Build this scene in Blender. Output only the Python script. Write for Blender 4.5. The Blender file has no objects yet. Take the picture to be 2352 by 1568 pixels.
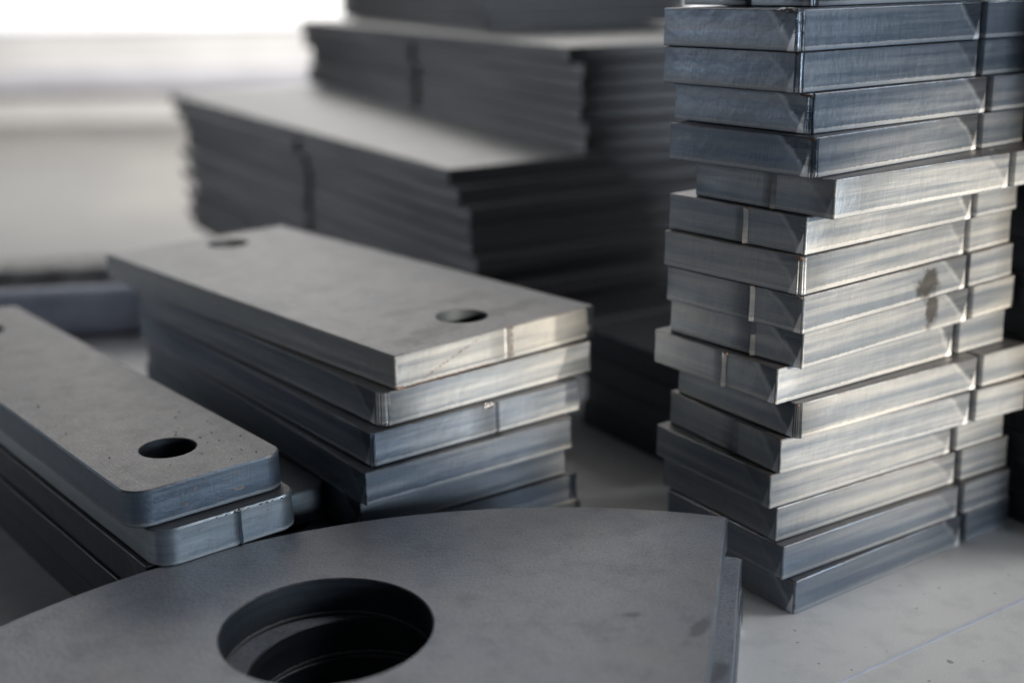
import bpy, math, random
from mathutils import Vector, Matrix
from mathutils.geometry import tessellate_polygon

S = 0.012                     # one plate thickness: 12 mm
R = math.radians
scene = bpy.context.scene

# ------------------------------------------------------------------ camera
cam_d = bpy.data.cameras.new('camera')
cam = bpy.data.objects.new('camera', cam_d)
scene.collection.objects.link(cam)
cam_d.sensor_width = 36.0
cam_d.lens = 2850 / 2352 * 36.0
cam_d.clip_start = 0.01
cam_d.clip_end = 200
cam.location = (0, 0, 16.87 * S)
cam.rotation_mode = 'QUATERNION'
cam.rotation_quaternion = (Matrix.Rotation(R(90 - 16.37), 4, 'X') @ Matrix.Rotation(R(-1.0), 4, 'Z')).to_quaternion()
cam_d.dof.use_dof = True
cam_d.dof.focus_distance = 31.8 * S
cam_d.dof.aperture_fstop = 5.4
cam_d.dof.aperture_blades = 0
scene.camera = cam

# ------------------------------------------------------------------ world
world = bpy.data.worlds.new('World')
scene.world = world
world.use_nodes = True
wn = world.node_tree
wn.nodes.clear()
w_out = wn.nodes.new('ShaderNodeOutputWorld')
w_bg = wn.nodes.new('ShaderNodeBackground')
w_bg.inputs['Color'].default_value = (0.70, 0.83, 1.0, 1)
w_bg.inputs['Strength'].default_value = 0.03
wn.links.new(w_bg.outputs[0], w_out.inputs[0])

# ------------------------------------------------------------------ lamps
def aim(o, target):
    d = Vector(target) - o.location
    o.rotation_euler = d.to_track_quat('-Z', 'Y').to_euler()

def area(name, loc, target, sx, sy, power, col, spread=180):
    l = bpy.data.lights.new(name, 'AREA')
    l.shape = 'RECTANGLE'; l.size = sx; l.size_y = sy
    l.energy = power; l.color = col; l.spread = R(spread)
    o = bpy.data.objects.new(name, l)
    scene.collection.objects.link(o)
    o.location = loc; aim(o, target)
    return o

def spot(name, loc, target, half_deg, power, col, blend=0.35, radius=0.012):
    l = bpy.data.lights.new(name, 'SPOT')
    l.energy = power; l.color = col
    l.spot_size = R(2 * half_deg); l.spot_blend = blend
    l.shadow_soft_size = radius
    o = bpy.data.objects.new(name, l)
    scene.collection.objects.link(o)
    o.location = loc; aim(o, target)
    return o

area('hall_skylight', (-0.5, 3.2, 1.6), (0.0, 0.5, 0.0), 2.8, 0.9, 22, (1.0, 0.98, 0.95))
area('side_window', (1.5, -0.76, 0.30), (0.0, 0.28, 0.08), 0.6, 0.25, 1.15, (0.78, 0.89, 1.0), 44)
area('added_left_fill', (-1.4, 0.95, 0.42), (-0.1, 0.88, 0.1), 0.5, 0.4, 0.62, (0.86, 0.92, 1.0), 42)  # unseen fill added to lift the rear stacks' left faces
area('added_right_fill', (1.25, 0.45, 1.15), (0.22, 0.14, 0.0), 0.6, 0.6, 1.35, (0.90, 0.95, 1.0), 54)  # unseen soft fill added to even out the tops and bench

def beam(name, c, az, el, dist, half_t, power, col, blend, radius):
    c = Vector(c) * S
    d = Vector((math.cos(R(az)) * math.cos(R(el)), math.sin(R(az)) * math.cos(R(el)), math.sin(R(el))))
    half = math.degrees(math.atan(half_t * S / dist))
    return spot(name, c + d * dist, c, half, power, col, blend, radius)
area('added_wall_fill', (-1.2, 5.6, 2.4), (-1.4, 9.0, -0.3), 5.0, 1.0, 275, (1.0, 0.96, 0.90))  # unseen fill added to brighten the far wall
beam('warm_beam_lamp', (11.6, 33.6, 7.4), -47, 13, 1.5, 6.6, 310, (1.0, 0.86, 0.68), 0.45, 0.02)
beam('low_warm_beam_lamp', (-0.35, 34.9, 7.2), -54, 13, 1.5, 3.8, 330, (1.0, 0.90, 0.76), 0.3, 0.02)

vs = scene.view_settings
vs.view_transform = 'Standard'; vs.look = 'None'; vs.exposure = 0.0; vs.gamma = 1.0
vs.use_curve_mapping = False
scene.render.engine = 'CYCLES'
scene.cycles.use_denoising = True
scene.cycles.max_bounces = 6
scene.cycles.sample_clamp_indirect = 4.0

# ------------------------------------------------------------------ node helpers
class NT:
    def __init__(self, name):
        self.m = bpy.data.materials.new(name)
        self.m.use_nodes = True
        self.t = self.m.node_tree
        self.t.nodes.clear()
        self.out = self.n('ShaderNodeOutputMaterial')
        self.p = self.n('ShaderNodeBsdfPrincipled')
        self.t.links.new(self.p.outputs[0], self.out.inputs[0])
    def n(self, k, **kw):
        x = self.t.nodes.new(k)
        for a, b in kw.items(): setattr(x, a, b)
        return x
    def l(self, a, b): self.t.links.new(a, b)
    def inp(self, sock, v):
        if isinstance(v, bpy.types.NodeSocket): self.l(v, sock)
        else: sock.default_value = v
    def math(self, op, a, b=0.0, c=None, clamp=False):
        x = self.n('ShaderNodeMath', operation=op); x.use_clamp = clamp
        self.inp(x.inputs[0], a); self.inp(x.inputs[1], b)
        if c is not None: self.inp(x.inputs[2], c)
        return x.outputs[0]
    def ramp(self, v, a, b, lo=0.0, hi=1.0):
        x = self.n('ShaderNodeMapRange', interpolation_type='SMOOTHSTEP')
        self.inp(x.inputs[0], v); self.inp(x.inputs[1], a); self.inp(x.inputs[2], b)
        self.inp(x.inputs[3], lo); self.inp(x.inputs[4], hi)
        return x.outputs[0]
    def vec(self, x, y, z=0.0):
        c = self.n('ShaderNodeCombineXYZ')
        self.inp(c.inputs[0], x); self.inp(c.inputs[1], y); self.inp(c.inputs[2], z)
        return c.outputs[0]
    def noise(self, v, scale=1.0, detail=3.0, rough=0.55):
        x = self.n('ShaderNodeTexNoise')
        self.l(v, x.inputs['Vector']); x.inputs['Scale'].default_value = scale
        x.inputs['Detail'].default_value = detail; x.inputs['Roughness'].default_value = rough
        return x.outputs[0]
    def mix(self, f, a, b):
        x = self.n('ShaderNodeMix', data_type='RGBA')
        self.inp(x.inputs[0], f); self.inp(x.inputs[6], a); self.inp(x.inputs[7], b)
        return x.outputs[2]
    def bump(self, h, strength, dist, prev=None):
        x = self.n('ShaderNodeBump')
        x.inputs['Strength'].default_value = strength; x.inputs['Distance'].default_value = dist
        self.l(h, x.inputs['Height'])
        if prev is not None: self.l(prev, x.inputs['Normal'])
        return x.outputs[0]
    def rnd(self):
        return self.n('ShaderNodeObjectInfo').outputs['Random']

def rgb(r, g, b): return (r, g, b, 1)

def scale_mat(name, base, dark, warm, rough=0.42, metal=0.55, grain=0.35, specks=0.0, scratch=0.0, blobs=(), spark=0.15):
    """rolled mill-scale skin of the plate's flat faces"""
    t = NT(name)
    tc = t.n('ShaderNodeTexCoord')
    rn = t.rnd()
    off = t.vec(t.math('MULTIPLY', rn, 3.1), t.math('MULTIPLY', rn, 7.7), rn)
    add = t.n('ShaderNodeVectorMath', operation='ADD')
    t.l(tc.outputs['Object'], add.inputs[0]); t.l(off, add.inputs[1])
    P = add.outputs[0]
    big = t.noise(P, 28, 4, 0.6)
    med = t.noise(P, 130, 4, 0.6)
    fine = t.noise(P, 2300, 2, 0.6)
    c = t.mix(t.ramp(big, 0.35, 0.70), base, warm)
    c = t.mix(t.ramp(med, 0.45, 0.85, 0, 0.45), c, dark)
    c = t.mix(t.ramp(fine, 0.35, 0.75, 0, 0.30), c, dark)
    sm = t.noise(P, 55, 5, 0.65)
    c = t.mix(t.ramp(sm, 0.52, 0.66, 0, 0.40), c, dark)
    gr = t.noise(P, 1500, 3, 0.75)
    c = t.mix(t.ramp(gr, 0.54, 0.68, 0, spark), c, rgb(0.55, 0.56, 0.58))  # grain sparkle painted into the colour as pale flecks
    c = t.mix(t.ramp(gr, 0.46, 0.34, 0, spark * 1.5), c, rgb(0.02, 0.02, 0.022))
    so = t.n('ShaderNodeSeparateXYZ'); t.l(tc.outputs['Object'], so.inputs[0])
    for bx_, by_, rx_, ry_, an, st_ in blobs:
        px_ = t.math('SUBTRACT', so.outputs[0], bx_ * S); py_ = t.math('SUBTRACT', so.outputs[1], by_ * S)
        ca, sa = math.cos(R(an)), math.sin(R(an))
        u_ = t.math('DIVIDE', t.math('ADD', t.math('MULTIPLY', px_, ca), t.math('MULTIPLY', py_, sa)), rx_ * S)
        w_ = t.math('DIVIDE', t.math('SUBTRACT', t.math('MULTIPLY', py_, ca), t.math('MULTIPLY', px_, sa)), ry_ * S)
        d_ = t.math('SQRT', t.math('ADD', t.math('MULTIPLY', u_, u_), t.math('MULTIPLY', w_, w_)))
        d_ = t.math('ADD', d_, t.math('MULTIPLY', t.math('SUBTRACT', t.noise(P, 170, 4, .6), 0.5), 2.4))
        c = t.mix(t.ramp(d_, 0.4, 1.3, st_, 0.0), c, rgb(dark[0] * .5, dark[1] * .5, dark[2] * .5))
    if specks:
        sp = t.noise(P, 420, 2, 0.5)
        c = t.mix(t.ramp(sp, 0.70, 0.76, 0, specks), c, rgb(0.035, 0.03, 0.03))
    t.l(c, t.p.inputs['Base Color'])
    t.p.inputs['Metallic'].default_value = metal
    r = t.math('ADD', t.ramp(med, 0.2, 0.8, rough - 0.02, rough + 0.03), t.ramp(fine, 0.3, 0.7, -0.03, 0.05))
    t.l(r, t.p.inputs['Roughness'])
    h = t.bump(fine, grain, 0.00012)
    h = t.bump(t.noise(P, 700, 2, 0.5), grain * 0.7, 0.0002, h)
    if scratch:
        mp = t.n('ShaderNodeMapping'); mp.inputs['Rotation'].default_value = (0, 0, 0.35)
        mp.inputs['Scale'].default_value = (1400, 70, 1)
        t.l(P, mp.inputs[0])
        sc = t.noise(mp.outputs[0], 1, 2, 0.5)
        h = t.bump(sc, scratch, 0.0001, h)
    t.l(h, t.p.inputs['Normal'])
    return t.m

def cut_mat(name, colA, colB, rough=0.34, metal=0.85, rust=0.0, tri=1.0, ring=0.0, stain=None, streak=False, lowk=0.5):
    """laser-cut edge: fine vertical drag lines, tempered bands, a slanting corner mark"""
    t = NT(name)
    uvn = t.n('ShaderNodeUVMap', uv_map='edge')
    uv2 = t.n('ShaderNodeUVMap', uv_map='corner')
    s1 = t.n('ShaderNodeSeparateXYZ'); t.l(uvn.outputs[0], s1.inputs[0])
    s2 = t.n('ShaderNodeSeparateXYZ'); t.l(uv2.outputs[0], s2.inputs[0])
    u, v = s1.outputs[0], s1.outputs[1]
    cd = s2.outputs[0]
    seed = t.math('MULTIPLY', t.rnd(), 97.0)
    lag = t.math('MULTIPLY', t.math('POWER', t.math('SUBTRACT', 1.0, v), 2.0), 0.12)
    us = t.math('ADD', u, lag)
    stri = t.noise(t.vec(t.math('MULTIPLY', us, 34.0), t.math('MULTIPLY', v, 1.3), seed), 1, 2, 0.6)
    stri2 = t.noise(t.vec(t.math('MULTIPLY', us, 9.0), t.math('MULTIPLY', v, 2.0), seed), 1, 3, 0.65)
    band = t.noise(t.vec(t.math('MULTIPLY', u, 0.12), t.math('MULTIPLY', v, 3.2), seed), 1, 4, 0.6)
    fband = t.noise(t.vec(t.math('MULTIPLY', u, 0.5), t.math('MULTIPLY', v, 22.0), seed), 1, 3, 0.6)
    blotch = t.noise(t.vec(t.math('MULTIPLY', u, 1.1), t.math('MULTIPLY', v, 1.0), t.math('ADD', seed, 5.0)), 1, 3, 0.6)
    c = t.mix(t.ramp(band, 0.30, 0.70), colA, colB)
    c = t.mix(t.ramp(fband, 0.45, 0.80, 0, 0.30), c, rgb(colA[0] * .55, colA[1] * .57, colA[2] * .6))
    c = t.mix(t.ramp(stri, 0.45, 0.75, 0, 0.22), c, rgb(colA[0] * .5, colA[1] * .5, colA[2] * .52))
    # jagged matt band along the lower rim
    jag = t.math('ADD', 0.13, t.math('MULTIPLY', t.math('SUBTRACT', stri2, 0.5), 0.09))
    low = t.ramp(v, t.math('SUBTRACT', jag, 0.012), jag, 1.0, 0.0)
    c = t.mix(t.math('MULTIPLY', low, t.ramp(v, 0.0, 0.13, 0.0, lowk)), c, rgb(0.46, 0.45, 0.43))
    # slanting drag mark running down to the corner
    jit = t.math('MULTIPLY', t.math('SUBTRACT', blotch, 0.5), 0.45)
    dd = t.math('ADD', t.math('SUBTRACT', cd, t.math('MULTIPLY', t.math('POWER', v, 1.25), t.ramp(t.math('FRACT', t.math('MULTIPLY', seed, 7.3)), 0.0, 1.0, 0.65, 1.15))), jit)
    dd = t.math('ADD', dd, t.math('MULTIPLY', t.math('SUBTRACT', stri2, 0.5), 0.16))
    if tri:
        tri = t.math('MULTIPLY', t.ramp(t.math('FRACT', t.math('MULTIPLY', seed, 3.7)), 0.0, 1.0, 0.25, 1.0), tri)
    ins = t.ramp(dd, -0.16, 0.06, tri, 0.0)
    rim = t.math('MULTIPLY', t.ramp(t.math('ABSOLUTE', t.math('SUBTRACT', dd, 0.05)), 0.0, 0.17, 1.0, 0.0), tri)
    c = t.mix(t.math('MULTIPLY', ins, 0.55), c, rgb(0.10, 0.115, 0.14))
    c = t.mix(t.math('MULTIPLY', rim, 0.30), c, rgb(0.50, 0.51, 0.52))
    glint = t.math('SUBTRACT', cd, t.math('MULTIPLY', t.math('SUBTRACT', 0.6, v), 0.42))
    glint = t.math('MULTIPLY', t.ramp(t.math('ADD', glint, t.math('MULTIPLY', t.math('SUBTRACT', stri, 0.5), 0.10)), -0.02, 0.03, 1.0, 0.0), t.ramp(cd, 0.0, 0.02))
    glint = t.math('MULTIPLY', glint, tri)
    c = t.mix(t.math('MULTIPLY', glint, 0.9), c, rgb(0.85, 0.86, 0.88))  # bright corner glint painted into the base colour
    if rust:
        rm = t.noise(t.vec(t.math('MULTIPLY', u, 6.0), t.math('MULTIPLY', v, 5.0), seed), 1, 3, 0.6)
        c = t.mix(t.ramp(rm, 0.62, 0.70, 0, rust), c, rgb(0.33, 0.22, 0.15))
    if stain:
        su, sv, ru, rv = stain
        wv = t.noise(t.vec(t.math('MULTIPLY', u, 2.2), t.math('MULTIPLY', v, 2.2), 3.0), 1, 3, 0.6)
        du = t.math('DIVIDE', t.math('SUBTRACT', u, su), ru); dv = t.math('DIVIDE', t.math('SUBTRACT', v, sv), rv)
        ds = t.math('SQRT', t.math('ADD', t.math('MULTIPLY', du, du), t.math('MULTIPLY', dv, dv)))
        ds = t.math('ADD', ds, t.math('MULTIPLY', t.math('SUBTRACT', wv, 0.5), 2.2))
        c = t.mix(t.ramp(ds, 0.5, 1.3, 0.92, 0.0), c, rgb(0.06, 0.058, 0.056))
    if streak:
        wv = t.noise(t.vec(t.math('MULTIPLY', u, 9.0), t.math('MULTIPLY', v, 12.0), 1.0), 1, 3, 0.7)
        ln = t.math('ABSOLUTE', t.math('SUBTRACT', t.math('SUBTRACT', v, 0.08), t.math('MULTIPLY', t.math('SUBTRACT', u, 0.7), 0.36)))
        sm = t.math('MULTIPLY', t.ramp(ln, 0.02, 0.05, 1.0, 0.0), t.ramp(wv, 0.46, 0.56))
        sm = t.math('MULTIPLY', sm, t.math('MULTIPLY', t.ramp(u, 0.7, 1.2), t.ramp(u, 3.0, 2.7)))
        bt = t.math('MULTIPLY', t.ramp(v, 0.13, 0.05, 1.0, 0.0), t.ramp(wv, 0.42, 0.58))
        bt = t.math('MULTIPLY', t.ramp(t.math('ADD', v, t.math('MULTIPLY', wv, 0.16)), 0.15, 0.10), t.ramp(u, 3.6, 3.2))
        gr = t.math('MULTIPLY', t.ramp(t.math('ABSOLUTE', t.math('SUBTRACT', u, 4.32)), 0.02, 0.10, 1.0, 0.0), t.ramp(wv, 0.40, 0.55))
        c = t.mix(t.math('MULTIPLY', t.math('MAXIMUM', sm, t.math('MAXIMUM', bt, gr)), 0.85), c, rgb(0.13, 0.075, 0.055))
    edge = t.ramp(v, 0.985, 0.955, 1.0, 0.0)
    c = t.mix(t.math('MULTIPLY', edge, t.ramp(blotch, 0.45, 0.6, 0.0, 0.6)), c, rgb(0.16, 0.12, 0.10))
    t.l(c, t.p.inputs['Base Color'])
    t.p.inputs['Metallic'].default_value = metal
    r = t.math('ADD', t.ramp(band, 0.3, 0.7, rough, rough + 0.12), t.math('MULTIPLY', ins, -0.12))
    r = t.math('ADD', r, t.math('MULTIPLY', low, 0.15))
    t.l(r, t.p.inputs['Roughness'])
    h = t.bump(stri, 0.5, 0.00007)
    h = t.bump(stri2, 0.15, 0.00015, h)
    h = t.bump(blotch, 0.25, 0.0012, h)
    h = t.bump(rim, 0.15, 0.0003, h)
    if ring:
        vo = t.n('ShaderNodeTexVoronoi'); vo.inputs['Scale'].default_value = 9.0
        t.l(t.vec(u, v, seed), vo.inputs['Vector'])
        h = t.bump(t.ramp(vo.outputs['Distance'], 0.10, 0.28, 1, 0), ring, 0.0006, h)
    t.l(h, t.p.inputs['Normal'])
    return t.m

def plain_mat(name, col, rough=0.5, metal=0.0, var=0.25, scale=40, bump=0.2, bd=0.0003):
    t = NT(name)
    tc = t.n('ShaderNodeTexCoord')
    nz = t.noise(tc.outputs['Object'], scale, 4, 0.6)
    c = t.mix(t.ramp(nz, 0.3, 0.7), rgb(*[k * (1 - var) for k in col]), rgb(*[min(1, k * (1 + var)) for k in col]))
    t.l(c, t.p.inputs['Base Color'])
    t.p.inputs['Roughness'].default_value = rough
    t.p.inputs['Metallic'].default_value = metal
    t.l(t.bump(nz, bump, bd), t.p.inputs['Normal'])
    return t.m

M = {}
M['scale'] = scale_mat('mill_scale', rgb(0.078, 0.080, 0.090), rgb(0.036, 0.037, 0.042), rgb(0.090, 0.089, 0.094))
M['scale_fan'] = scale_mat('blue_mill_scale', rgb(0.27, 0.278, 0.305), rgb(0.14, 0.146, 0.17), rgb(0.30, 0.29, 0.295), 0.50, 0.3, 1.3, blobs=[(4.05, 24.6, .8, .18, 62, .6), (2.6, 25.2, .2, .12, 0, .6)], spark=0.3)
M['scale_smudged'] = scale_mat('smudged_mill_scale', rgb(0.078, 0.080, 0.090), rgb(0.036, 0.037, 0.042), rgb(0.090, 0.089, 0.094), blobs=[(5.2, 1.6, 2.4, .5, 5, .75), (2.4, 1.3, 1.8, .6, 20, .7), (5.4, 3.6, 1.2, .5, -10, .5), (3.0, 3.6, .9, .4, 0, .4)])
M['scale_rounded'] = scale_mat('spattered_mill_scale', rgb(0.088, 0.086, 0.090), rgb(0.055, 0.053, 0.056), rgb(0.10, 0.096, 0.097), 0.46, 0.5, 0.4, 0.25, 0.5)
M['scale_shade'] = scale_mat('shade_black_mill_scale', rgb(0.022, 0.022, 0.023), rgb(0.015, 0.015, 0.016), rgb(0.028, 0.027, 0.026), 0.8, 0.0, 0.2)  # tops of the gap stack: near-black colour stands in for shade
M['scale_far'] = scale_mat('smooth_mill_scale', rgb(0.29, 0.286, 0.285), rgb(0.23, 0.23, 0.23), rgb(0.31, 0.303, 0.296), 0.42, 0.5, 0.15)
M['cut'] = cut_mat('cut_steel', rgb(0.20, 0.245, 0.31), rgb(0.29, 0.31, 0.335), lowk=0.7)
M['cut_bright'] = cut_mat('pale_cut_steel', rgb(0.21, 0.245, 0.29), rgb(0.33, 0.34, 0.345), 0.36, 0.75)
M['cut_stain_wide'] = cut_mat('stained_cut_steel', rgb(0.21, 0.245, 0.29), rgb(0.33, 0.34, 0.345), 0.36, 0.75, stain=(5.35, 0.45, 0.55, 0.42))
M['cut_stain_run'] = cut_mat('stain_run_cut_steel', rgb(0.21, 0.245, 0.29), rgb(0.33, 0.34, 0.345), 0.36, 0.75, stain=(5.45, 0.75, 0.32, 0.62))
M['cut_streak'] = cut_mat('rust_streaked_cut_steel', rgb(0.27, 0.285, 0.30), rgb(0.36, 0.36, 0.35), 0.36, 0.75, tri=0.0, streak=True)
M['cut_rounded'] = cut_mat('speckled_cut_steel', rgb(0.30, 0.36, 0.42), rgb(0.40, 0.44, 0.47), 0.30, 0.85, 0.5, 0.0, 0.06)
M['cut_rounded_dark'] = cut_mat('flecked_dark_cut_steel', rgb(0.14, 0.18, 0.235), rgb(0.20, 0.24, 0.28), 0.32, 0.8, 0.8, 0.0, 0.10)
M['cut_hole'] = cut_mat('shaded_hole_wall_steel', rgb(0.022, 0.028, 0.038), rgb(0.035, 0.042, 0.05), 0.5, 0.5, 0, 0.0)  # near-black cut steel: the shade inside the holes is in the colour
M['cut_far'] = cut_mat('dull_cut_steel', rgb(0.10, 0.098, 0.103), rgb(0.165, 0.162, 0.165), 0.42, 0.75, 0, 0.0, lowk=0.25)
M['cut_shade'] = cut_mat('shade_dark_cut_steel', rgb(0.06, 0.068, 0.08), rgb(0.09, 0.093, 0.10), 0.40, 0.7, 0, 0.4, lowk=0.06)  # darkened cut steel for shaded stacks and bars; shade is in the colour
M['slag'] = plain_mat('slag', (0.20, 0.20, 0.21), 0.25, 0.8, 0.5, 900, 0.8, 0.0006)
M['slag_rust'] = plain_mat('rusty_slag', (0.20, 0.13, 0.10), 0.5, 0.4, 0.5, 900, 0.8, 0.0006)

# ------------------------------------------------------------------ object helpers
def link(o, parent=None):
    scene.collection.objects.link(o)
    if parent is not None: o.parent = parent
    return o

def tag(o, label=None, cat=None, group=None, kind=None):
    if label: o['label'] = label
    if cat: o['category'] = cat
    if group: o['group'] = group
    if kind: o['kind'] = kind
    return o

def mesh_obj(name, verts, faces, mats, parent=None, face_mats=None, smooth=None):
    me = bpy.data.meshes.new(name)
    me.from_pydata([tuple(v) for v in verts], [], faces)
    for m in mats: me.materials.append(m)
    if face_mats:
        for p, k in zip(me.polygons, face_mats): p.material_index = k
    if smooth is not None:
        me.shade_smooth(); me.set_sharp_from_angle(angle=R(smooth))
    me.update()
    return link(bpy.data.objects.new(name, me), parent)

def outline_rect(w, l, rc=(0.05,) * 4, rough_corner=(0,), notch=None, leads=(), rng=None, tri_end=False):
    """closed CCW outline (x to the right of the front corner, y to the left-back); returns pts with (x,y,cornerdist,ripple)"""
    cs = [(0, 0), (w, 0), (w, l), (0, l)]
    pts = []
    def side(a, b, ra, rb, si):
        ax, ay = a; bx, by = b
        L = math.hypot(bx - ax, by - ay); dx, dy = (bx - ax) / L, (by - ay) / L
        nx, ny = dy, -dx                              # outward
        ss = [ra + 0.001]
        k = max(2, int(L / 1.0))
        for i in range(1, k): ss.append(ra + (L - ra - rb) * i / k)
        ss.append(L - rb - 0.001)
        feats = []
        if notch and notch[0] == si:
            p, wd, dp = notch[1:]
            feats.append((p - wd / 2, p + wd / 2, [(p - wd / 2, 0), (p - wd * .32, -dp * .35), (p - wd * .30, -dp), (p + wd * .28, -dp), (p + wd * .30, -dp * .3), (p + wd * .38, -.05), (p + wd / 2, 0)]))
        for ls, p, wd, dp in leads:
            if ls == si:
                wd *= 1.4
                feats.append((p - wd, p + wd, [(p - wd, 0), (p - wd * .45, -.035), (p - wd * .15, -.03), (p + wd * .25, .09), (p + wd, 0)]))
        if notch or leads:
            ss += [p for f in feats for p in (f[0] - 0.95, f[1] + 0.95) if ra < p < L - rb]
        ev = [(s, 0.0) for s in ss if not any(f[0] - .01 <= s <= f[1] + .01 for f in feats)]
        for f in feats: ev += f[2]
        ev.sort(key=lambda e: e[0])
        out = []
        for s, o in ev:
            wob = (rng.uniform(-.006, .006) if rng else 0)
            cdst = 3.0
            if si == 3: cdst = max(0, L - s - rb)
            elif si == 0 and notch and notch[0] == 0 and s <= notch[1]: cdst = max(0, notch[1] - notch[2] / 2 - s)
            elif si == 0 and tri_end: cdst = L - s
            if rc[si] > 0.5: cdst = 3.0
            out.append((ax + dx * s + nx * (o + wob), ay + dy * s + ny * (o + wob), min(cdst, 3.0), 0.0))
        return out
    dirs = [(1, 0), (0, 1), (-1, 0), (0, -1)]
    for i in range(4):
        a, b = cs[i], cs[(i + 1) % 4]
        ra, rb = rc[i], rc[(i + 1) % 4]
        pts += side(a, b, ra, rb, i)
        # corner at b
        d0, d1 = dirs[i], dirs[(i + 1) % 4]
        cx, cy = b[0] - d0[0] * rb + d1[0] * rb, b[1] - d0[1] * rb + d1[1] * rb
        n = 12 if rb > 0.3 else 5
        rough = (i + 1) % 4 in rough_corner
        if rough: n = 13
        for k in range(1, n):
            th = k / n * math.pi / 2
            sx, sy = math.sin(th), math.cos(th)
            # outward normals rotate from (d0 rotated -90) to (d1 rotated -90)
            n0 = (d0[1], -d0[0]); n1 = (d1[1], -d1[0])
            px = cx + rb * (n0[0] * sy + n1[0] * sx); py = cy + rb * (n0[1] * sy + n1[1] * sx)
            rip = 0.0
            if rough: rip = rng.uniform(-.035, .02) if rng else 0
            pts.append((px, py, 0.0 if rb < .3 else 3.0, rip))
    return pts

def circle(cx, cy, r, n=48):
    return [(cx + r * math.cos(-2 * math.pi * k / n), cy + r * math.sin(-2 * math.pi * k / n)) for k in range(n)]

def plate(name, outline, holes, x, y, z, yaw, th, mats, bevel=0.022, taper=0.012, smooth=35):
    """one steel plate: flat faces, cut edge and hole walls in one mesh; x,y,z,th in plate thicknesses"""
    n = len(outline)
    P = [(p[0], p[1]) for p in outline]
    nrm = []
    for i in range(n):
        a, b, c = P[i - 1], P[i], P[(i + 1) % n]
        def e(p, q):
            dx, dy = q[0] - p[0], q[1] - p[1]; L = math.hypot(dx, dy) or 1
            return dy / L, -dx / L
        n1, n2 = e(a, b), e(b, c)
        m = (n1[0] + n2[0], n1[1] + n2[1]); L = math.hypot(*m) or 1
        k = min(1.6, 1 / max(.4, (m[0] * n1[0] + m[1] * n1[1]) / L))
        nrm.append((m[0] / L * k, m[1] / L * k))
    lv = [(0.0, -bevel), (bevel, 0.0), (0.15, 0.004), (0.42, -taper * .6), (0.72, -taper), (1 - bevel, -taper * .5), (1.0, -taper * .5 - bevel)]
    V, F, FM, UV, UC = [], [], [], [], []
    us = [0.0]
    for i in range(n): us.append(us[-1] + math.dist(P[i], P[(i + 1) % n]))
    for v, off in lv:
        for i in range(n):
            rp = outline[i][3] * (1.25 - 0.5 * v)
            V.append(((P[i][0] + nrm[i][0] * (off + rp)) * S, (P[i][1] + nrm[i][1] * (off + rp)) * S, v * th * S))
    for k in range(len(lv) - 1):
        for i in range(n):
            j = (i + 1) % n
            F.append((k * n + i, k * n + j, (k + 1) * n + j, (k + 1) * n + i)); FM.append(1)
            v0, v1 = lv[k][0], lv[k + 1][0]
            UV += [(us[i], v0), (us[i + 1], v0), (us[i + 1], v1), (us[i], v1)]
            ci, cj = outline[i][2], outline[j][2]
            UC += [(ci, v0), (cj, v0), (cj, v1), (ci, v1)]
    rings = [(0, n)]
    loops_top = [[(len(lv) - 1) * n + i for i in range(n)]]
    loops_bot = [[i for i in range(n)]]
    for (hx, hy, hr) in holes:
        hb = 0.02 if hr < 1 else 0.035
        m = 96 if hr > 1 else 56
        hl = [(0.0, hb), (hb, 0), (0.5, 0.01), (1 - hb, 0.0), (1.0, hb)]
        base = len(V)
        for v, off in hl:
            for px, py in circle(hx, hy, hr + off, m): V.append((px * S, py * S, v * th * S))
        for k in range(len(hl) - 1):
            for i in range(m):
                j = (i + 1) % m
                F.append((base + k * m + i, base + k * m + j, base + (k + 1) * m + j, base + (k + 1) * m + i)); FM.append(2)
                u0, u1 = 2 * math.pi * hr * i / m, 2 * math.pi * hr * (i + 1) / m
                UV += [(u0, hl[k][0]), (u1, hl[k][0]), (u1, hl[k + 1][0]), (u0, hl[k + 1][0])]
                UC += [(3, 0)] * 4
        loops_bot.append([base + i for i in range(m)])
        loops_top.append([base + (len(hl) - 1) * m + i for i in range(m)])
    for loops, up in ((loops_top, True), (loops_bot, False)):
        tris = tessellate_polygon([[Vector((V[i][0], V[i][1], 0)) for i in lp] for lp in loops])
        flat = [i for lp in loops for i in lp]
        for a, b, c in tris:
            ia, ib, ic = flat[a], flat[b], flat[c]
            ar = (V[ib][0] - V[ia][0]) * (V[ic][1] - V[ia][1]) - (V[ib][1] - V[ia][1]) * (V[ic][0] - V[ia][0])
            if abs(ar) < 1e-14: continue
            if (ar > 0) != up: ib, ic = ic, ib
            F.append((ia, ib, ic)); FM.append(0)
            for q in (ia, ib, ic): UV.append((V[q][0] / S, V[q][1] / S)); UC.append((3, 0))
    me = bpy.data.meshes.new(name)
    me.from_pydata(V, [], F)
    for mt in mats: me.materials.append(mt)
    for p, k in zip(me.polygons, FM): p.material_index = k
    ul = me.uv_layers.new(name='edge'); uc = me.uv_layers.new(name='corner')
    ul.data.foreach_set('uv', [c for uv in UV for c in uv])
    uc.data.foreach_set('uv', [c for uv in UC for c in uv])
    me.shade_smooth(); me.set_sharp_from_angle(angle=R(smooth))
    me.update()
    o = link(bpy.data.objects.new(name, me))
    o.location = (x * S, y * S, z * S)
    o.rotation_euler = (0, 0, R(yaw))
    return o

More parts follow.
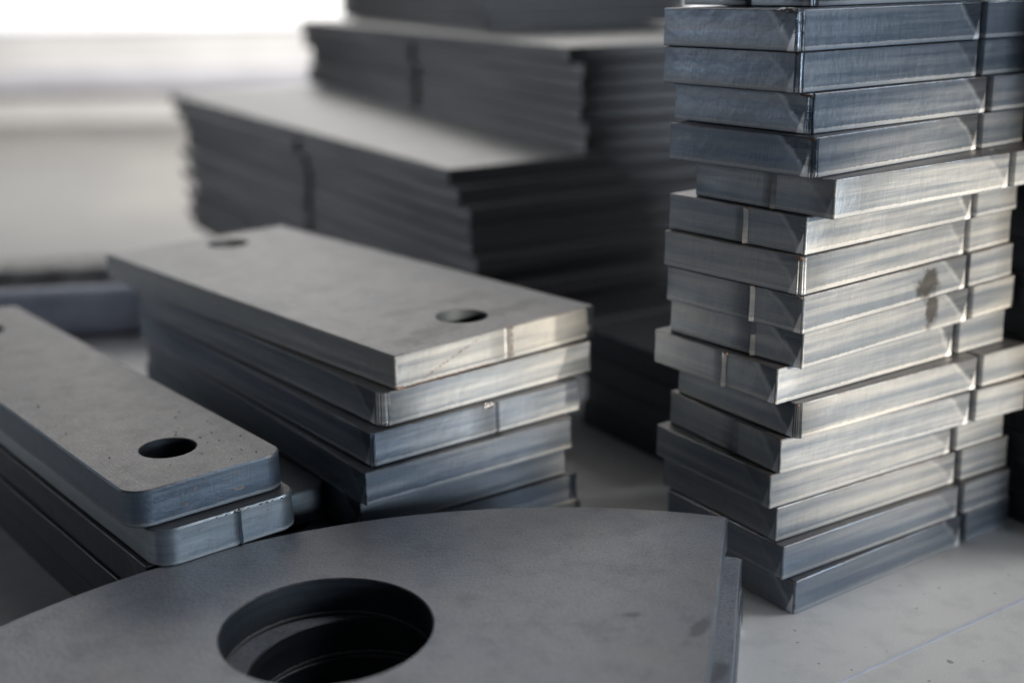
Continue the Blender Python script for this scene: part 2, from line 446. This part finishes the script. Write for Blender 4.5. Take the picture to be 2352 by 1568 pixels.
def bead(parent, x, y, z, sx, sy, sz, mat, rng, name='slag_bead', n=5):
    """small solidified melt on a plate's edge: overlapping uneven lumps in one mesh"""
    V, F = [], []
    for q in range(n):
        cx = x + rng.uniform(-.5, .5) * sx; cy = y + rng.uniform(-.3, .3) * sy; cz = z + rng.uniform(-.4, .4) * sz
        r = rng.uniform(.35, .7)
        b = len(V); A, B = 7, 10
        for i in range(A + 1):
            th = math.pi * i / A
            for j in range(B):
                ph = 2 * math.pi * j / B
                k = r * rng.uniform(.8, 1.1)
                V.append(((cx + sx * k * math.sin(th) * math.cos(ph)) * S, (cy + sy * k * math.sin(th) * math.sin(ph)) * S, (cz + sz * k * math.cos(th)) * S))
        for i in range(A):
            for j in range(B):
                F.append((b + i * B + j, b + i * B + (j + 1) % B, b + (i + 1) * B + (j + 1) % B, b + (i + 1) * B + j))
    return mesh_obj(name, V, F, [mat], parent, smooth=80)

def ordinal(k):
    return ['topmost', 'second', 'third', 'fourth', 'fifth', 'sixth', 'seventh', 'eighth', 'ninth', 'tenth', 'eleventh',
            'twelfth', 'thirteenth', 'fourteenth', 'fifteenth', 'sixteenth', 'seventeenth', 'eighteenth'][k]

# ------------------------------------------------------------------ setting: bench top, hall floor and wall
def slab(name, x0, x1, y0, y1, z0, z1, mat, parent=None):
    V = [(x, y, z) for z in (z0, z1) for y in (y0, y1) for x in (x0, x1)]
    F = [(0, 2, 3, 1), (4, 5, 7, 6), (0, 1, 5, 4), (1, 3, 7, 5), (3, 2, 6, 7), (2, 0, 4, 6)]
    return mesh_obj(name, V, F, [mat], parent)

t = NT('bench_paint')
tc = t.n('ShaderNodeTexCoord')
P = tc.outputs['Object']
big = t.noise(P, 9, 4, .6); med = t.noise(P, 90, 4, .6); fine = t.noise(P, 1500, 2, .6)
c = t.mix(t.ramp(big, .35, .65), rgb(0.64, 0.615, 0.595), rgb(0.69, 0.665, 0.645))
c = t.mix(t.ramp(med, .45, .7, 0, .35), c, rgb(0.45, 0.445, 0.44))
c = t.mix(t.ramp(fine, .4, .7, 0, .2), c, rgb(0.38, 0.38, 0.38))
c = t.mix(t.ramp(t.noise(P, 300, 1, .5), .745, .79, 0, .6), c, rgb(0.07, 0.07, 0.07))
t.l(c, t.p.inputs['Base Color']); t.p.inputs['Roughness'].default_value = 0.5
t.l(t.bump(fine, .3, .0002), t.p.inputs['Normal'])
M['bench'] = t.m
table = tag(slab('table', -0.75, 0.9, -0.35, 0.93, -0.03, 0.0, M['bench']), kind='structure')
M['seam'] = plain_mat('seam_blue', (0.55, 0.57, 0.66), 0.4, 0.0, 0.08, 200)
# thin raised seam across the bench top, running to the right
a = Vector((7.91, 27.0)); d = Vector((14.15 - 7.91, 31.1 - 27.0)).normalized()
p0, p1 = a - d * 14, a + d * 30; nn = Vector((-d.y, d.x)) * 0.05
V = []
for z in (0.0, 0.02):
    for q in (p0 - nn, p1 - nn, p1 + nn, p0 + nn): V.append((q.x * S, q.y * S, z * S - 0.0001))
tag(mesh_obj('table_seam', V, [(0, 3, 2, 1), (4, 5, 6, 7), (0, 1, 5, 4), (1, 2, 6, 5), (2, 3, 7, 6), (3, 0, 4, 7)], [M['seam']]), kind='structure')

# hall floor: worn concrete with a broad worn stripe
t = NT('hall_concrete')
tc = t.n('ShaderNodeTexCoord'); P = tc.outputs['Object']
nz = t.noise(P, .9, 4, .6); n2 = t.noise(P, 6, 3, .6)
c = t.mix(t.ramp(nz, .40, .60), rgb(0.14, 0.138, 0.136), rgb(0.205, 0.195, 0.182))
c = t.mix(t.ramp(n2, .45, .7, 0, .4), c, rgb(0.19, 0.187, 0.185))
t.l(c, t.p.inputs['Base Color']); t.p.inputs['Roughness'].default_value = 0.38
M['floor'] = t.m
FZ = -0.75
tag(slab('floor', -5.2, 14, -3, 11.2, FZ - 0.1, FZ, M['floor']), kind='structure')
M['wall'] = plain_mat('wall_paint', (0.80, 0.80, 0.81), 0.6, 0, .05, 2)
M['wall_base'] = plain_mat('wall_base_paint', (0.66, 0.67, 0.74), 0.5, 0, .08, 3)
M['far_glass'] = NT('daylight_glass').m
g = M['far_glass'].node_tree.nodes['Principled BSDF']
g.inputs['Emission Color'].default_value = (0.96, 0.98, 1.0, 1); g.inputs['Emission Strength'].default_value = 0.86
g.inputs['Base Color'].default_value = (.8, .8, .8, 1)
wall = tag(slab('wall', -4.8, 6, 9.0, 9.2, FZ, 5.5, M['wall']), kind='structure')
wall.name = 'far_wall'
tag(wall, 'pale painted hall wall far behind the stacks, out of focus', 'wall')
slab('wall_rail', -4.8, 6, 8.93, 9.0, -0.52, -0.38, M['wall_base'], wall)
for k in range(2):
    x0 = -4.5 + k * 5.2
    w = slab('window', x0, x0 + 5.0, 8.95, 8.998, -0.10, 3.4, M['far_glass'], wall)

# ------------------------------------------------------------------ right stack of notched plates
RIGHT = [(7.9, 32.9, 35), (7.093, 30.795, 35.7), (7.125, 30.853, 35.8), (7.427, 30.826, 35.6), (7.444, 30.244, 39.0), (7.955, 30.045, 35.6),
         (7.42, 30.593, 37.5), (7.338, 30.399, 38.5), (7.4, 30.346, 38.1), (7.484, 30.545, 37.1), (6.878, 30.66, 34.3),
         (7.489, 30.72, 32.5), (7.081, 30.776, 29.6), (6.845, 30.743, 32.0), (7.081, 30.83, 32.0), (7.222, 30.518, 32.7), (7.584, 30.438, 34.7)]
LEADS = {0: 2.35, 5: 2.05, 6: 2.05, 8: 1.75, 9: 1.75, 10: 2.0, 12: 1.9}
LOOK = {0: 'cut off by the top of the photo', 1: 'with a slag lump on its corner', 2: 'flush under the slag-topped plate',
        3: 'blue-grey, set back to the right', 4: 'jutting left over a recessed plate', 5: 'pushed furthest right, long edge suddenly bright',
        6: 'with a groove mid short edge, bright long edge', 7: 'long edge shading from blue to cream', 8: 'with a dark stain on its bright edge',
        9: 'under the stained plate, stain running on', 10: 'sticking out left, corner well forward', 11: 'tucked back with shadow along its top',
        12: 'wide bright edge above the pale pair', 13: 'jutting left, pale long edge', 14: 'pale plate just above the grey ones',
        15: 'dull grey plate resting on the bottom one', 16: 'bottom plate lying on the grey bench'}
rng = random.Random(4)
NR = len(RIGHT)
for k, (x, y, yaw) in enumerate(RIGHT):
    r = random.Random(100 + k)
    leads = [(3, 4.86 - LEADS[k], .10, .07)] if k in LEADS else []
    # side index 3 runs from the back-left corner down to the front corner
    rough = k in (0, 1, 2, 3, 4, 7, 11)
    o = outline_rect(9.75, 4.86, (0.17 if rough else .06, .06, .06, .06), (0,) if rough else (), (0, 7.42, .34, .7), leads, r)
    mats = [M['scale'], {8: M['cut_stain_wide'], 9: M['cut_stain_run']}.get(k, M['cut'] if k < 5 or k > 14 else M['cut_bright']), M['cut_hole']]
    p = plate('notched_plate', o, [], x, y, NR - 1 - k, yaw, 0.985, mats)
    tag(p, ordinal(k) + ' plate of the tall right stack, ' + LOOK[k], 'steel plate', 'notched plates stacked at the right')
    if k == 1:
        bead(p, -.02, .33, .97, .17, .42, .07, M['slag'], r, n=9)
    elif k in (3, 4, 7, 0):
        bead(p, .0, .12, .95, .06, .22, .05, M['slag_rust'], r, n=6)
    if k not in (1, 3, 4, 7, 0):
        bead(p, r.uniform(-.02, .05), r.uniform(0, .15), r.choice((.94, .03)), .04, .10, .03, M['slag_rust'], r, n=3)
    if k in (5, 6, 8, 10):
        bead(p, -.01, LEADS[k] - .1, .96, .04, .12, .04, M['slag_rust'], r, n=4)

# ------------------------------------------------------------------ dark neighbour stack behind, at the right edge
r = random.Random(8)
dirm = Vector((math.cos(R(122)), math.sin(R(122))))
c0 = Vector((15.75, 35.6)) - dirm * 2.4 + Vector((.35, .15))
for k in range(17):
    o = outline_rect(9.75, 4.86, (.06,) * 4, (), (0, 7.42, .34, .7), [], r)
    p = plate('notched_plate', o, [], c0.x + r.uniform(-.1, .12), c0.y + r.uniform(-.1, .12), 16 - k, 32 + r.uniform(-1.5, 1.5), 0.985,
              [M['scale'], M['cut_shade'], M['cut_hole']])
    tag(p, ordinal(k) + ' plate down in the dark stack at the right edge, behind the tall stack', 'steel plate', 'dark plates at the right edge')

# ------------------------------------------------------------------ low dark stack in the gap behind the right stack
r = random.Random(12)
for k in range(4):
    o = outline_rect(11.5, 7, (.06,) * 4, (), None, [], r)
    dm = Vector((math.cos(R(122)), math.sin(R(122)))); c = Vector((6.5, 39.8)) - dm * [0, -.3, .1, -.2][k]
    p = plate('wide_plate', o, [], c.x, c.y, 3 - k, 32, 0.985, [M['scale_shade'], M['cut_shade'], M['cut_hole']])
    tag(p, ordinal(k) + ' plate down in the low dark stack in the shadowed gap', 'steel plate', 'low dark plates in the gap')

# ------------------------------------------------------------------ middle stack of two-hole plates
MID = [(-3.225, 32.441, 41.0, 7.72, 18.7), (-3.62, 32.17, 38.5, 7.75, 16.7), (-3.89, 31.75, 37.0, 7.5, 16.8), (-4.07, 31.4, 35.5, 7.25, 16.8),
       (-4.3, 31.75, 35.5, 7.25, 16.8), (-4.15, 31.9, 34.2, 7.4, 16.8), (-4.2, 32.1, 33, 7.5, 16.8)]
MLOOK = ['plate with two bolt holes and rust-streaked end', 'plate with a rippled corner and clean bright end',
         'plate with a slag lump at the groove in its end', 'plate, short, with a dull blue-grey end', 'plate, end shading to pale at its right',
         'plate, mostly hidden by the curved plate in front', 'plate on the bench, hidden but for its right corner']
for k, (x, y, yaw, w, l) in enumerate(MID):
    r = random.Random(40 + k)
    leads = [(0, 4.1, .10, .07)] if k == 0 else ([(0, 4.25, .09, .06)] if k == 2 else [])
    rc = {0: .09, 1: .34, 2: .12}.get(k, .05)
    rc1 = .15 if k in (2, 3) else .06
    o = outline_rect(w, l, (rc, rc1, .06, .06), (0, 1) if k in (1, 2) else (), None, leads, r)
    h = []
    if k == 0: h = [(3.98, 1.98, .79), (4.3, 17.0, .79)]
    if k in (1,): h = [(4.35, 2.3, .79), (4.3, 16.0, .79)]
    mats = [M['scale_smudged'] if k == 0 else M['scale'], M['cut_streak'] if k == 0 else M['cut_bright'] if k < 2 else M['cut'], M['cut_hole']]
    p = plate('drilled_plate', o, h, x, y, 6 - k, yaw, 0.975, mats)
    tag(p, ordinal(k) + ' in the middle stack, ' + MLOOK[k], 'steel plate', 'plates of the middle stack')
    if k == 0:
        bead(p, 4.14, -.01, .03, .10, .05, .06, M['slag'], r, n=6)
        bead(p, .14, -.02, .03, .13, .05, .06, M['slag_rust'], r, n=8)
    if k == 1: bead(p, .2, .05, .05, .14, .08, .05, M['slag'], r, n=7)
    if k == 2: bead(p, 4.0, -.01, .93, .30, .09, .10, M['slag'], r, n=16)

# ------------------------------------------------------------------ left stack of round-cornered plates
E_ = Vector((math.cos(R(39.5)), math.sin(R(39.5)))); M_ = Vector((-E_.y, E_.x))
LEFT = [ # e0, e1, m0, m1, z, holes(local)
    (10.45, 14.85, 27.4, 48.4, 4, [(2.15, 2.4, .75), (2.2, 17.9, .75)], 'topmost plate of the left stack, spattered, with two bolt holes'),
    (10.85, 14.9, 26.95, 47.5, 3, [], 'second plate of the left stack, resting on the foreground curved plate'),
    (12.6, 17.0, 28.95, 50.0, 2, [(3.05, 2.15, .75)], 'round-cornered plate sticking out right beneath the two left plates'),
    (12.55, 16.65, 27.35, 49.5, 1, [(3.1, 2.1, .75)], 'plate with a bolt hole half hidden beneath the round-cornered plates'),
    (12.5, 16.5, 28.0, 49.5, 0, [], 'bottom round-cornered plate of the left stack, on the bench'),
]
for k, (e0, e1, m0, m1, z, h, lab) in enumerate(LEFT):
    r = random.Random(70 + k)
    c = E_ * e0 + M_ * m0
    leads = [(0, 2.25, .06, .05)] if k == 1 else []
    o = outline_rect(e1 - e0, m1 - m0, (.62, .62, .62, .62), (), None, leads, r)
    p = plate('rounded_plate', o, h, c.x, c.y, z, 39.5, 0.98, [M['scale_rounded'], M['cut_rounded_dark'] if k == 0 else M['cut_rounded'], M['cut_hole']], bevel=.045)
    tag(p, lab, 'steel plate', 'round-cornered plates of the left stack')
    if k == 1:
        for q in range(9):
            bead(p, 1.6 + q * .24 + r.uniform(-.08, .08), -.01, .955, .05 + .06 * (q == 2), .03, .03, M['slag'], r, n=2)
    if k == 0:
        # welding spatter: tiny balls stuck to the top face
        V, F = [], []
        for q in range(26):
            px, py = r.uniform(.3, 4.1), r.uniform(.4, 9) ** 1.0
            if q > 8: px, py = r.uniform(2.6, 4.2), r.uniform(.4, 4.5)
            if math.hypot(px - 2.15, py - 2.4) < .85: continue
            rr = r.uniform(.012, .028); b = len(V)
            for i in range(5):
                th = math.pi * i / 4
                for j in range(8):
                    ph = math.pi * j / 4
                    V.append(((px + rr * math.sin(th) * math.cos(ph)) * S, (py + rr * math.sin(th) * math.sin(ph)) * S, (.985 + rr * .8 * math.cos(th)) * S))
            for i in range(4):
                for j in range(8): F.append((b + i * 8 + j, b + i * 8 + (j + 1) % 8, b + (i + 1) * 8 + (j + 1) % 8, b + (i + 1) * 8 + j))
        tag(mesh_obj('weld_spatter', V, F, [M['scale_rounded']], p, smooth=80), kind='stuff')

# narrow dark bars side by side with the lower plates, under the left edge of the stack
r = random.Random(21)
for k, (e0, m0) in enumerate([(10.72, 27.45), (10.62, 27.5), (10.66, 27.6)]):
    c = E_ * e0 + M_ * m0
    o = outline_rect(1.75, 21.5, (.06,) * 4, (), None, [], r)
    p = plate('narrow_bar', o, [], c.x, c.y, 2 - k, 39.5, 0.98, [M['scale'], M['cut_shade'], M['cut_hole']])
    tag(p, ['upper', 'middle', 'lowest'][k] + ' dark narrow bar of the three under the left edge of the left stack', 'steel bar', 'narrow bars under the left stack')

# ------------------------------------------------------------------ curved plates in the foreground
def fan_outline():
    cx, cy, Rr = 0.594, 15.715, 15.515
    a0, a1 = 70.9, 163.0
    pts = []
    n = 90
    for i in range(n + 1):
        a = R(a0 + (a1 - a0) * i / n)
        pts.append((cx + Rr * math.cos(a), cy + Rr * math.sin(a), 3.0, 0.0))
    pts.append((-9.0, 14.5, 3.0, 0)); pts.append((1.9, 13.6, 3.0, 0)); pts.append((2.1, 14.5, 3, 0))
    ex, ey = pts[0][0], pts[0][1]
    for f in (.35, .7): pts.append((2.1 + (ex - 2.1) * f, 14.5 + (ey - 14.5) * f, 3.0, 0))
    # small clipped corner
    last = (ex - .10, ey - .32, 0.0, 0.0)
    pts.append(last)
    pts[0] = (ex - .12, ey + .045, 0.0, 0.0)
    pts.insert(1, (ex - .30, ey + .10, 0.3, 0.0)) if False else None
    pts.append((ex, ey - .06, 0.0, 0.0))
    return pts
fo = fan_outline()
FAN = [(0, 0, 2, 'topmost curved plate with a large round hole, filling the foreground', (-4.25, 24.85)),
       (.34, -.42, 1, 'middle curved plate, its rim showing right of the foreground plate', (-4.02, 25.12)),
       (.42, -.36, 0, 'bottom curved plate of the foreground trio, lying on the bench', (-4.17, 24.98))]
for dx, dy, z, lab, hc in FAN:
    o = [(p[0], p[1], p[2], 0) for p in fo]
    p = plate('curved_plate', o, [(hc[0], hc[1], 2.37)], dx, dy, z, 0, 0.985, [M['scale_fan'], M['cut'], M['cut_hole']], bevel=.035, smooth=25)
    tag(p, lab, 'steel plate', 'curved plates in the foreground')

# ------------------------------------------------------------------ large stacks behind
def big_stack(n, x, y, z0, yaw, w, l, th, offs, notch, seed, where, group, cut, whole=1):
    r = random.Random(seed)
    mm = Vector((-math.sin(R(yaw)), math.cos(R(yaw)))); ee = Vector((mm.y, -mm.x))
    for k in range(n):
        jl = r.uniform(-.08, .08)
        fo_, le_ = offs[k] if k < len(offs) else (offs[-1][0] + r.uniform(-.25, .25), offs[-1][1] + r.uniform(-.15, .15))
        c = Vector((x, y)) - mm * fo_ - ee * (le_ + (jl if k else 0))
        o = outline_rect(w + r.uniform(-.1, .1), l + r.uniform(-.2, .2) + (0 if k else 1.2), (.07,) * 4, (), (notch if k >= whole else None), [], r)
        p = plate('large_plate', o, [], c.x, c.y, z0 + (n - 1 - k) * th, yaw + r.uniform(-.5, .5), th * .94, [M['scale_far'], cut, M['cut_hole']], bevel=.06)
        tag(p, ordinal(k) + ' plate down in ' + where, 'steel plate', group)
big_stack(13, -2.57, 52.67, 0, 29.4, 22, 44.2, .7, [(0, 0), (.9, .0), (1.75, -.1), (1.7, 0), (1.85, .05), (2.3, 0), (1.9, .08), (2.4, .05), (2.0, -.05), (2.1, .1), (2.9, 0), (2.2, .05), (3.3, 0)], (3, 44.2 - 19.3, .9, 1.2), 5,
          'the big dark stack behind the middle stack', 'plates of the big stack behind', M['cut_far'])
big_stack(7, 2.77, 57.3, 9.1, 23.4, 15, 48.5, .677, [(0, 0), (.75, -.3), (0.4, -.5), (0.35, -.5), (0.3, -.4), (1.0, -.45), (.7, -.4)], (3, 48.5 - 22.8, 1.1, 1.5), 6,
          'the blurred stack lying on the big dark stack', 'plates of the blurred upper stack', M['cut_far'])
big_stack(8, -1.6, 76.3, 13.84, 21.5, 14, 34.0, .7, [(0, 0), (.1, .1), (0, -.1)], None, 7,
          'the small blurred stack at the top edge of the photo', 'plates of the farthest stack', M['cut_far'])

# ------------------------------------------------------------------ pipe and bar lying behind on the left
def tube(name, p0, p1, ro, ri, mat, parent=None, n=48):
    p0, p1 = Vector(p0) * S, Vector(p1) * S
    d = (p1 - p0).normalized(); a = d.orthogonal().normalized(); b = d.cross(a)
    V, F = [], []
    for c, rr in ((p0, ro), (p1, ro), (p1, ri), (p0, ri)):
        for j in range(n):
            ph = 2 * math.pi * j / n
            V.append(c + (a * math.cos(ph) + b * math.sin(ph)) * rr * S)
    for k in range(4):
        for j in range(n):
            F.append((k * n + j, k * n + (j + 1) % n, ((k + 1) % 4) * n + (j + 1) % n, ((k + 1) % 4) * n + j))
    return mesh_obj(name, V, F, [mat], parent, smooth=40)
M['pipe'] = plain_mat('pipe_blue_grey', (0.42, 0.45, 0.54), 0.6, 0.0, .2, 30)
tag(tube('steel_pipe', (-34, 58.2, 1.25), (-13.9, 61.0, 1.25), 1.25, .95, M['pipe']), 'blue-grey steel pipe lying blurred behind the left stack', 'pipe')
M['bar'] = plain_mat('bar_dark', (0.30, 0.29, 0.28), 0.6, 0.0, .4, 60)
r = random.Random(3)
for k in range(1):
    o = outline_rect(24, 3.4, (.1,) * 4, (), None, [], r)
    p = plate('flat_bar', o, [], -36, 66.0, 0, 8, 1.7, [M['bar'], M['bar'], M['bar']])
    tag(p, 'dark flat bar lying blurred just behind the blue-grey pipe', 'steel bar')
